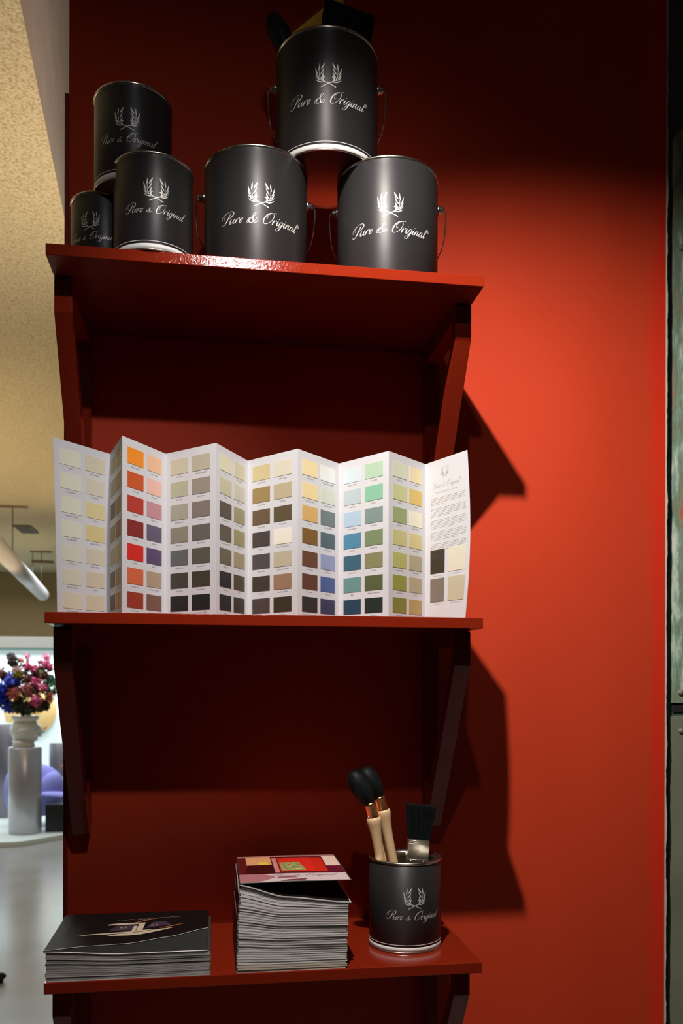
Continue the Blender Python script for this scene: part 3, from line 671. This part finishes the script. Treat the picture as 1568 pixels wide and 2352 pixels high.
drA = lambda x_, y_: max(0, hiA(x_)-hiA(0)-1)*min(1, max(0, y_)/dA*1.0)
tA = booklet((org[0]-3, org[1], org[2]), wA, dA, lowA, hiA, 'topmost black glossy catalogue of the low left stack, picturing dripping paint cans', GA, 'catalogue', M['blackcover'], M['pagesdark'], droop=drA)
bm = B(); pts = [(x_, .1, hiA(x_)+.05) for x_ in [wA*k/20 for k in range(21)]]; tube(bm, pts, .35, 5); obj('bright_page_edge', bm, M['pages'], tA)
bm = B(); pts = [(3+x_*.985, -.2, lowA(x_)+1.1) for x_ in [wA*k/20 for k in range(21)]]; tube(bm, pts, .9, 6); obj('bright_page_edge', bm, M['pages'], tA)
def on_cover(hi_, lift=.25): return lambda x_, y_: (x_, y_, hi_(x_)+lift)
fA, fA2, fA3 = [(lambda L: (lambda x_, y_: (x_, y_, hiA(x_)-drA(x_, y_)+L)))(L) for L in (.4, .65, .9)]
def poly(bm, f, pts, sub=10):
    """fan of thin slices so that it follows the curved sheet"""
    xs_ = sorted({p[0] for p in pts}); lo_, hi_ = min(xs_), max(xs_)
    g = []
    for k in range(sub+1):
        x_ = lo_+(hi_-lo_)*k/sub; ys = []
        for a, b_ in zip(pts, pts[1:]+pts[:1]):
            if a[0] == b_[0]: continue
            if min(a[0], b_[0])-1e-6 <= x_ <= max(a[0], b_[0])+1e-6: ys.append(a[1]+(b_[1]-a[1])*(x_-a[0])/(b_[0]-a[0]))
        if not ys: continue
        g.append((bm.verts.new(f(x_, min(ys))), bm.verts.new(f(x_, max(ys)+.001))))
    for a, b_ in zip(g, g[1:]): bm.faces.new((a[0], b_[0], b_[1], a[1]))
def decal(parent, f, pts, m, name='cover_print', sub=10):
    bm = B(); poly(bm, f, pts, sub); return obj(name, bm, m, parent)
pr = cmat('print_cream', 205, 190, 165, .4); prp = cmat('print_violet', 62, 52, 66, .4); pro = cmat('print_copper', 176, 104, 66, .4)
bm = B()
for q in ([(88,78),(140,80),(138,120),(90,118)], [(148,82),(190,86),(186,122),(150,120)]): poly(bm, fA, q, 4)
obj('printed_paint_cans', bm, prp, tA)
bm = B()
for q in ([(84,116),(146,116),(144,124),(100,126),(84,122)], [(134,70),(144,66),(146,122),(136,122)], [(126,64),(133,64),(134,104),(128,106)], [(40,62),(90,60),(168,66),(150,72),(60,66)], [(88,50),(150,44),(182,54),(196,64),(120,60),(90,58)]): poly(bm, fA2, q, 6)
for x0 in (112, 162):
    wreath(bm, 11, lambda a, b_: fA2(a, b_), x0, 92)
pth = [(98+i*5.2, 148+2.2*math.sin(i*1.9)+1.6*math.sin(i*3.1), .9) for i in range(21)]
ribbon(bm, catmull(pth, 3), lambda a, b_: fA2(a, b_))
obj('cover_print', bm, pr, tA)
bm = B()
for q in ([(122,120),(150,136),(158,142),(154,146),(136,134)], [(170,66),(196,74),(212,80),(208,84),(184,76)]): poly(bm, fA3, q, 4)
obj('printed_brush_handles', bm, pro, tA)
# tall stack of magazines
NB = 30; wB, dB = 178, 205; orgB = (295, -300, ZB)
GBk = 'white edged magazines in the tall stack'
prev = lerp_curve([(0, .25), (wB, .25)])
for k in range(NB):
    if k < 20: tl, tr_ = 4.35, 3.7
    elif k < 25: tl, tr_ = 4.5, 3.5
    else: tl, tr_ = 6.0, 3.2
    tl += random.uniform(-.5, .5); tr_ += random.uniform(-.35, .35)
    mid = tr_*.97+(tl-tr_)*(.35 if k < 25 else .6)
    add = lerp_curve([(0, tl), (wB*.4, mid), (wB, tr_)])
    nxt = (lambda p_, a_: (lambda x_: p_(x_)+a_(x_)))(prev, add)
    n_top = NB-k+1
    if k == 0: lab = 'lowest magazine of the tall stack, lying on the bottom shelf'
    elif n_top <= 16: lab = '%s magazine from the top of the tall stack beside the can' % ORD[n_top-1]
    else: lab = '%s magazine from the bottom of the tall stack beside the can' % ORD[k]
    jx = (k/NB)*4+random.uniform(-1.1, 1.1)
    booklet((orgB[0]+jx, orgB[1]+random.uniform(0, 1.6), orgB[2]), wB+random.uniform(-1, 1), dB, prev, (lambda f_: (lambda x_: f_(x_)-.18))(nxt), lab, GBk, 'magazine',
            random.choice((M['greycover'], M['pagesgrey'], cmat('mauve_cover', 120, 92, 92))), M['pages'] if k > 2 else cmat('cream_page_edges', 196, 188, 168), rot=random.uniform(-.006, .006))
    prev = nxt
tb = prev; lowB = lambda x_: tb(x_)+.1
hl = lowB(0)+4.2
hiB = lerp_curve([(0, hl), (wB*.5, hl+1.0), (wB, hl+.2)])
tB = booklet((orgB[0]+5, orgB[1]-1, orgB[2]), wB+3, dB, lowB, hiB, 'topmost magazine of the tall stack, its cover picturing a red room', GBk, 'magazine', M['greycover'], M['pages'], page_hi=lambda x_: lowB(x_)+2.6)
bm = B(); prism(bm, [(3+k*(wB-3)/8, lowB(3+k*(wB-3)/8)+2.7) for k in range(9)]+[(3+k*(wB-3)/8, lowB(3+k*(wB-3)/8)+3.2) for k in range(8, -1, -1)], 'y', .4, dB-.6); obj('dark_first_page', bm, M['blackcover'], tB)
fB = lambda lift: on_cover(hiB, lift)
def dc(pts, c, l=.3, name='cover_print', rough=.3): return decal(tB, fB(l), pts, cmat('cover_colour', *c, rough), name, 6)
wq = wB
dc([(1,1),(wq+1,1),(wq+1,dB-1),(1,dB-1)], (92,22,26), .15, 'cover_picture')
dc([(1,1),(wq+1,1),(wq+1,52),(1,58)], (205,186,188), .3)
dc([(1,2),(34,2),(60,30),(44,56),(1,57)], (170,112,118), .4)
dc([(60,22),(96,24),(92,38),(64,34)], (150,95,105), .4); dc([(64,2),(104,2),(112,16),(80,12)], (120,60,72), .4)
dc([(16,128),(60,128),(60,192),(16,192)], (222,158,112), .3); dc([(36,128),(54,128),(54,150),(36,150)], (226,200,70), .45)
dc([(10,62),(62,62),(62,128),(12,128)], (58,14,14), .4)
dc([(62,62),(70,62),(70,180),(62,180)], (196,130,128), .45)
dc([(72,70),(132,70),(132,178),(72,178)], (214,42,30), .35)
dc([(132,66),(152,66),(152,176),(132,176)], (200,40,26), .4)
dc([(74,78),(116,78),(112,142),(74,142)], (150,158,92), .5, 'printed_painting')
for k in range(46):
    x0 = random.uniform(77, 108); y0 = random.uniform(82, 134); s_ = random.uniform(2, 4.5)
    dc([(x0,y0),(x0+s_,y0+1),(x0+s_*.8,y0+s_*1.7),(x0+.3,y0+s_*1.4)], random.choice(((190,60,50),(205,180,90),(70,110,120),(220,215,200),(90,60,90))), .62, 'printed_painting') if k < 30 else None
dc([(154,110),(wq+1,110),(wq+1,196),(154,196)], (226,200,182), .4); dc([(154,60),(wq+1,58),(wq+1,110),(154,110)], (96,22,44), .45)
dc([(2,192),(wq,192),(wq,204),(2,204)], (170,120,112), .4)
bm = B(); script(bm, 'Pure & Original', 104, lambda a, b_: fB(.7)(a, b_), 108, 34, bold=.8, seg=3); obj('cover_lettering', bm, cmat('grey_print', 120, 108, 108), tB)

# ------------------------------------------------------------------ far room
def cyl(bm, r, h, n=40, z0=0, bev=3): return lathe(bm, [(0, z0), (r-bev, z0), (r, z0+bev), (r, z0+h-bev), (r-bev, z0+h), (0, z0+h)], n)
FL = -EYE
bm = B(); prism(bm, [(-5000, 6235), (-1500, 6150), (-1400, 6180), (-700, 6900), (-700, 8900), (-5000, 8900)], 'z', 0, 46); 
o = obj('display_platform', bm, cmat('white_platform', 226, 234, 230, .35), loc=(0, 0, FL)); tag(o, 'low white display platform on the grey floor under the pedestals', 'platform')
silver = mat('brushed_silver_lacquer', (.50, .50, .54, 1), .28, .45); gunmetal = mat('dark_grey_lacquer', (.20, .19, .22, 1), .35, .6)
PZ = FL+46.5
def pedestal(x, y, r, h, m, label, hl=False):
    t = thing('pedestal', (x, y, PZ), label, 'pedestal', 'cylindrical display pedestals')
    bm = B(); cyl(bm, r, h, 48); obj('column', bm, m, t, smooth=False)
    bm = B(); cyl(bm, r-6, 6, 48, h+.3, 1); obj('top_disc', bm, m, t)
    return t
pedestal(-1476, 6640, 148, 792, silver, 'silver cylindrical pedestal carrying the flower-filled head vase')
pedestal(-2075, 8050, 150, 880, silver, 'silver cylindrical pedestal cut off by the left picture border')
pedestal(-1890, 7700, 165, 960, gunmetal, 'dark grey cylindrical pedestal behind the silver one with the vase')
pedestal(-1372, 7930, 125, 740, gunmetal, 'dark grey slim pedestal beside the shelf bracket')
# head shaped vase
vase = thing('head_vase', (-1476, 6640, PZ+792+7), 'white ceramic vase shaped like a head, standing on the silver pedestal', 'vase')
bm = B(); bmesh.ops.create_uvsphere(bm, u_segments=48, v_segments=32, radius=1)
for v in bm.verts:
    x_, y_, z_ = v.co; k = 1
    p = Vector((x_*92, y_*84, z_*135+150))
    if z_ > .55: p.x *= 1+.25*(z_-.55); p.y *= 1+.3*(z_-.55); p.z = min(p.z, 262)
    if z_ < -.3: p.x = p.x*.92-6; p.y *= .85; p.z = max(p.z, 22)
    fx = max(0, x_)
    def g(zc, sz, sy): return math.exp(-((p.z-zc)/sz)**2-(y_/sy)**2)*(x_ > 0)
    p.x += 34*g(140, 17, .16)+12*g(165, 16, .13)+15*g(108, 7, .28)+13*g(92, 7, .26)+20*g(66, 15, .3)+9*g(190, 14, .7)-13*g(120, 5, .3)
    p.x -= 14*(math.exp(-((p.z-168)/13)**2-((abs(y_)-.36)/.15)**2)*(x_ > 0))
    p += Vector((x_, y_, 0))*6*noise.noise(p*.03)*(x_ < .3)
    v.co = p
bmesh.ops.recalc_face_normals(bm, faces=bm.faces[:])
wc = mat('white_glazed_ceramic', (.80, .82, .77, 1), .25)
obj('face', bm, wc, vase, smooth=True)
bm = B(); lathe(bm, [(0, 0), (68, 0), (72, 8), (66, 30), (70, 62), (0, 70)], 40, frame=Matrix.Translation((-10, 0, 0))); obj('neck', bm, wc, vase)
bm = B(); lathe(bm, [(70, 240), (84, 262), (90, 286), (84, 290), (76, 264), (0, 258)], 40); obj('vase_mouth', bm, wc, vase)
bm = B(); box(bm, 84, 104, -16, 16, 97, 103, 2); obj('lips', bm, cmat('dusky_lip', 140, 90, 90), vase)
for s in (-1, 1):
    bm = B(); lathe(bm, [(0, -10), (20, -8), (26, 0), (18, 8), (0, 10)], 20, frame=axis_frame((-6, s*80, 150), (0, s, 0))); obj('ear', bm, wc, vase)
vase.scale = (1.42, 1.3, 1.0)
# flowers
def petals(bm, c, R_, n, ps, flat=1.0):
    for _ in range(n):
        d = Vector([random.gauss(0, 1) for _ in range(3)]).normalized(); p = Vector(c)+Vector((d.x, d.y, d.z*flat))*R_*random.uniform(.55, 1)
        t1 = d.cross(Vector([random.gauss(0, 1) for _ in range(3)])).normalized(); t2 = d.cross(t1)
        t1 = (t1+d*random.uniform(-.2, .7)).normalized(); a = ps*random.uniform(.7, 1.3)
        q = [p, p+t1*a*.5+t2*a*.35, p+t1*a+d*a*.15, p+t1*a*.5-t2*a*.35]; bm.faces.new([bm.verts.new(x_) for x_ in q])
vb = Vector((-1476, 6640, PZ+792+7+262))
def flower(name, px, py, dy, R_, n, ps, colr, lab, group, core=None):
    """px,py in pixels of a head seen at the vase's distance; becomes a real stem and head"""
    mmpp = 4.0
    hx = -1476+(px-58)*mmpp*1.0; hz = (1575-py)*mmpp*1.02; hy = 6640+dy-(px-58)*.6
    t = thing(name, tuple(vb), lab, 'flower', group)
    head = Vector((hx, hy, hz))-vb
    bm = B(); st = Vector((head.x*.08, head.y*.08, -60)); mid = Vector((head.x*.35, head.y*.35, head.z*.55))
    tube(bm, catmull([tuple(st), tuple(mid), tuple(head)], 5), 2.4, 6); obj('stem', bm, cmat('stem_green', 70, 88, 44), t)
    bm = B(); bmesh.ops.create_icosphere(bm, subdivisions=2, radius=R_*.55, matrix=Matrix.Translation(head)); petals(bm, head, R_, n, ps)
    obj('flower_head', bm, cmat('petal_colour', *colr, .6), t)
    if core:
        bm = B(); petals(bm, head+Vector((0, -R_*.5, 0)), R_*.45, n//5, ps*.5); obj('flower_centre', bm, cmat('petal_colour', *core, .6), t)
    bm = B()
    for _ in range(12):
        q = random.uniform(.35, .9); c = mid.lerp(head, q); petals(bm, c, 14, 2, 46)
    obj('leaves', bm, cmat('leaf_green', 62, 82, 44), t)
BL, PK, BW, RD, LP, WP = (26,52,190), (226,84,140), (122,70,60), (182,84,66), (240,150,195), (205,160,160)
fl = [('blue_flower',10,1590,-60,74,240,34,BL,'bright blue bloom at the left border, highest of the blue ones'),('blue_flower',32,1572,-70,66,220,34,BL,'bright blue bloom just above the centre of the bouquet'),('blue_flower',6,1612,-50,70,220,34,BL,'bright blue bloom touching the left border, in the middle of the blue group'),('blue_flower',24,1632,-40,58,170,32,BL,'lowest bright blue bloom, hanging over the vase at left'),
 ('pink_flower',86,1574,-90,34,110,26,PK,'vivid pink blossom near the middle right of the bouquet'),('pink_flower',100,1588,-80,42,130,26,PK,'vivid pink blossom at the right, above the lowest pink one'),('pink_flower',88,1616,-100,56,170,28,PK,'lowest vivid pink blossom, right of the vase top'),('pink_flower',64,1540,-20,38,100,26,PK,'pink blossom at the top centre of the bouquet'),('pink_flower',78,1546,-10,34,90,26,PK,'pink blossom beside the top centre one, slightly to its right'),('pink_flower',102,1534,30,44,90,24,PK,'loose pink blossom at the upper right, near the bracket'),('pink_flower',113,1540,40,44,90,24,PK,'loose pink blossom touching the bracket edge'),
 ('pale_pink_flower',60,1516,20,34,40,20,LP,'airy pale pink spray at the top of the bouquet'),('pale_pink_flower',104,1518,60,50,50,20,LP,'airy pale pink spray at the upper right'),('pale_pink_flower',90,1528,50,36,30,18,LP,'airy pale pink spray between the upper pink blossoms'),
 ('burgundy_flower',30,1528,0,54,190,26,(72,50,46),'dark burgundy cluster at the top left of the bouquet'),('burgundy_flower',22,1516,20,34,110,24,(66,58,52),'small dark cluster at the highest left point'),('russet_flower',40,1550,-30,50,160,24,WP,'dusty rose cluster under the dark top cluster'),('russet_flower',64,1566,-40,48,150,24,(140,92,86),'dusty mauve cluster above the centre'),('russet_flower',40,1602,-120,60,200,26,RD,'coral red cluster above the vase'),('russet_flower',30,1590,-70,44,130,24,BW,'brown cluster beside the blue blooms'),('russet_flower',68,1592,-110,58,190,26,(168,84,82),'rose brown cluster in the centre of the bouquet'),('russet_flower',116,1610,-40,48,140,24,(196,90,76),'coral cluster at the right beside the bracket'),('russet_flower',4,1556,0,64,200,26,BW,'brown cluster at the left border above the blue blooms'),('russet_flower',97,1560,0,44,130,24,(120,72,44),'copper brown cluster at the upper right'),
 ('orange_flower',48,1526,10,24,60,18,(228,110,80),'tiny orange flower at the top of the bouquet')]
for a in fl: flower(*a, group='flowers in the head vase bouquet', core=(240,190,210) if a[0] == 'pink_flower' else None)
gl = [(114,1590,-20,60,(74,118,70),'green leafy sprig right of the pink flowers'),(86,1556,20,54,(84,118,52),'light green sprig behind the pink flowers'),(112,1570,30,44,(96,140,120),'blue-green leaf sprig beside the bracket'),(64,1634,-60,60,(58,60,34),'dark green foliage tuft over the vase rim'),(84,1630,-50,50,(64,66,36),'dark foliage tuft under the lowest pink blossom'),(46,1630,-70,50,(60,64,36),'dark foliage tuft above the vase face'),(42,1562,-60,30,(160,150,30),'yellow-green leaf above the blue blooms'),(100,1628,-30,44,(60,70,38),'drooping dark leaves at the lower right of the bouquet')]
for px, py, dy, R_, c, lab in gl:
    t = thing('foliage_sprig', tuple(vb), lab, 'foliage', 'foliage in the head vase bouquet')
    head = Vector((-1476+(px-58)*4, 6640+dy, (1575-py)*4.08))-vb
    bm = B(); tube(bm, catmull([(0, 0, -60), tuple(head*.5), tuple(head)], 4), 2.2, 5); obj('stem', bm, cmat('stem_green', 70, 88, 44), t)
    bm = B(); petals(bm, head, R_, 150, 40); obj('leaves', bm, cmat('leaf_colour', *c, .5), t)
# lilac armchair
lil = mat('lilac_velvet', srgb(150, 150, 226), .75); ch = thing('armchair', (-1330, 7020, PZ), 'lilac velvet shell armchair behind the silver pedestal', 'armchair')
bm = B()
def lobe(bm, c, r3, rz_=0, ry=0):
    bmesh.ops.create_uvsphere(bm, u_segments=32, v_segments=20, radius=1, matrix=Matrix.Translation(c) @ Matrix.Rotation(ry, 4, 'Y') @ Matrix.Rotation(rz_, 4, 'Z') @ Matrix.Diagonal((*r3, 1)))
lobe(bm, (-120, 120, 330), (250, 90, 260)); obj('backrest', bm, lil, ch, smooth=True)
bm = B(); lobe(bm, (20, 0, 365), (115, 80, 165), 0, .25); obj('right_wing', bm, lil, ch, smooth=True)
bm = B(); lobe(bm, (-345, 0, 330), (75, 90, 215), 0, -.05); obj('left_wing', bm, lil, ch, smooth=True)
bm = B(); lobe(bm, (75, -60, 295), (150, 90, 48), 0, .12); obj('armrest', bm, lil, ch, smooth=True)
bm = B(); prism(bm, [(-300, 110), (60, 110), (60, 150), (160, 165), (90, 330), (-300, 300)], 'y', -120, 120, 12); obj('seat', bm, lil, ch)
for x_, y_ in ((25, -80), (-280, -80), (25, 90), (-280, 90)):
    bm = B(); tube(bm, [(x_*.8, y_, 112), (x_, y_, 2)], [9, 6], 8); obj('leg', bm, M['void'], ch)
bx_ = thing('black_box', (-1200, 6690, PZ), 'black box standing beside the lilac armchair', 'box')
bm = B(); box(bm, -95, 140, -60, 160, 0, 245, 5); obj('body', bm, cmat('black_box', 22, 26, 28, .35), bx_)
bm = B(); box(bm, -100, 145, -64, 164, 245.5, 258, 3); obj('lid', bm, cmat('black_box', 22, 26, 28, .35), bx_)
tbl = thing('side_table', (-1090, 7420, PZ), 'small side table with a pinkish top behind the black box', 'table')
bm = B(); cyl(bm, 210, 40, 40, 380, 8); obj('table_top', bm, cmat('pink_marble', 196, 170, 176, .3), tbl)
bm = B(); cyl(bm, 130, 379, 40, 0, 4); obj('table_base', bm, cmat('black_box', 22, 26, 28, .35), tbl)
# orange bird-like sculpture on the side table
sb = thing('orange_sculpture', (-1165, 7400, PZ+421), 'orange and brown carved ornament on the pinkish side table', 'ornament')
bm = B(); lobe(bm, (0, 0, 95), (70, 45, 40), 0, .3); obj('body', bm, cmat('ornament_orange', 205, 92, 56), sb, smooth=True)
bm = B(); lathe(bm, [(22, 0), (14, 40), (0, 78)], 16, frame=axis_frame((-50, 0, 105), (-1, 0, .35))); obj('beak', bm, cmat('ornament_orange', 205, 92, 56), sb)
bm = B(); lobe(bm, (10, 0, 40), (50, 40, 40)); lobe(bm, (10, 0, 138), (38, 34, 34)); obj('carved_base', bm, cmat('ornament_brown', 110, 84, 56), sb, smooth=True)
# golden disc on the pale wall
ds = thing('wall_disc', (-1905, 8965, -340), 'round golden disc hanging on the pale wall behind the vase', 'wall decoration')
bm = B(); lathe(bm, [(0, -10), (292, -10), (300, -4), (300, 4), (292, 10), (0, 10)], 72, frame=axis_frame((0, 0, 0), (0, -1, 0))); obj('disc', bm, mat('gold_lacquer', srgb(216, 180, 118), .35, .25), ds)
bm = B(); prism(bm, [(-40, -235), (120, -215), (200, -190), (170, -240), (60, -285), (-20, -285)], 'y', -13, -10.3); obj('brown_streak', bm, cmat('brown_lacquer', 140, 92, 56), ds)
bm = B(); prism(bm, [(20, 60), (60, 90), (85, 20), (120, -60), (60, -40), (30, -90)], 'y', -13, -10.3); obj('dark_relief', bm, cmat('bronze_relief', 176, 130, 64), ds)
# linear pendant and ceiling fittings
pd = thing('linear_pendant', (-1330, 5800, 915), 'long white linear pendant lamp hanging from the speckled ceiling', 'pendant lamp')
a = Vector((175, -1770, 0)); b_ = Vector((-183, 1834, 0))
dirp = (b_-a).normalized(); side = Vector((-dirp.y, dirp.x, 0))
bm = B(); pts = []
tube(bm, [tuple(a), tuple(b_-dirp*8), tuple(b_)], [64, 64, 56], 28); obj('lamp_body', bm, mat('white_lamp_body', (.50, .48, .48, 1), .4), pd)
bm = B(); tube(bm, [tuple(a+Vector((0, 0, 56))), tuple(b_+Vector((0, 0, 56)))], 26, 12); o = obj('amber_top_trim', bm, cmat('amber_trim', 196, 160, 80, .4), pd)
for q in (.96, .32):
    p = a.lerp(b_, q)
    bm = B(); tube(bm, [tuple(p+Vector((0, 0, 80))), tuple(p+Vector((0, 0, 430)))], 4, 6); obj('suspension_wire', bm, M['inkdark'], pd)
    bm = B(); box(bm, p.x-110, p.x+110, p.y-20, p.y+20, 420, 434.5, 3); obj('ceiling_plate', bm, cmat('pale_metal', 120, 105, 80), pd)
bm = B(); c_ = b_+Vector((0, 0, 345)); tube(bm, [tuple(c_+side*-110), tuple(c_+side*110)], 16, 10); obj('cross_bar', bm, cmat('bronze_metal', 120, 98, 52), pd)
bm = B(); tube(bm, [tuple(b_+side*100+Vector((0, 0, 20))), tuple(b_+side*100+Vector((0, 0, 434)))], 4, 6); obj('suspension_wire', bm, M['inkdark'], pd)
vt = thing('ceiling_vent', (-1374, 6163, 1349), 'grey square vent in the ceiling above the pendant lamp', 'vent')
bm = B(); box(bm, -72, 72, -170, 170, -16, 0, 2); obj('frame', bm, cmat('vent_grey', 100, 96, 84), vt)
bm = B()
for k in range(7): box(bm, -62, 62, -150+k*46, -130+k*46, -20, -16.2)
obj('slats', bm, cmat('vent_dark', 70, 68, 60), vt)
# dark shoe-like tip on the floor
sh = thing('dark_shoe', (-790, 2640, FL+1), 'dark shoe tip on the grey floor at the left border', 'shoe')
bm = B(); lobe(bm, (0, 0, 26), (62, 30, 26), .25); lobe(bm, (-110, -30, 40), (90, 40, 40), .25); obj('upper', bm, cmat('dark_leather', 28, 30, 28, .4), sh, smooth=True)
bm = B(); prism(bm, [(60*math.cos(t_*.4)-10, 28*math.sin(t_*.4)) for t_ in range(15)], 'z', 0, 8); obj('sole', bm, M['inkdark'], sh)
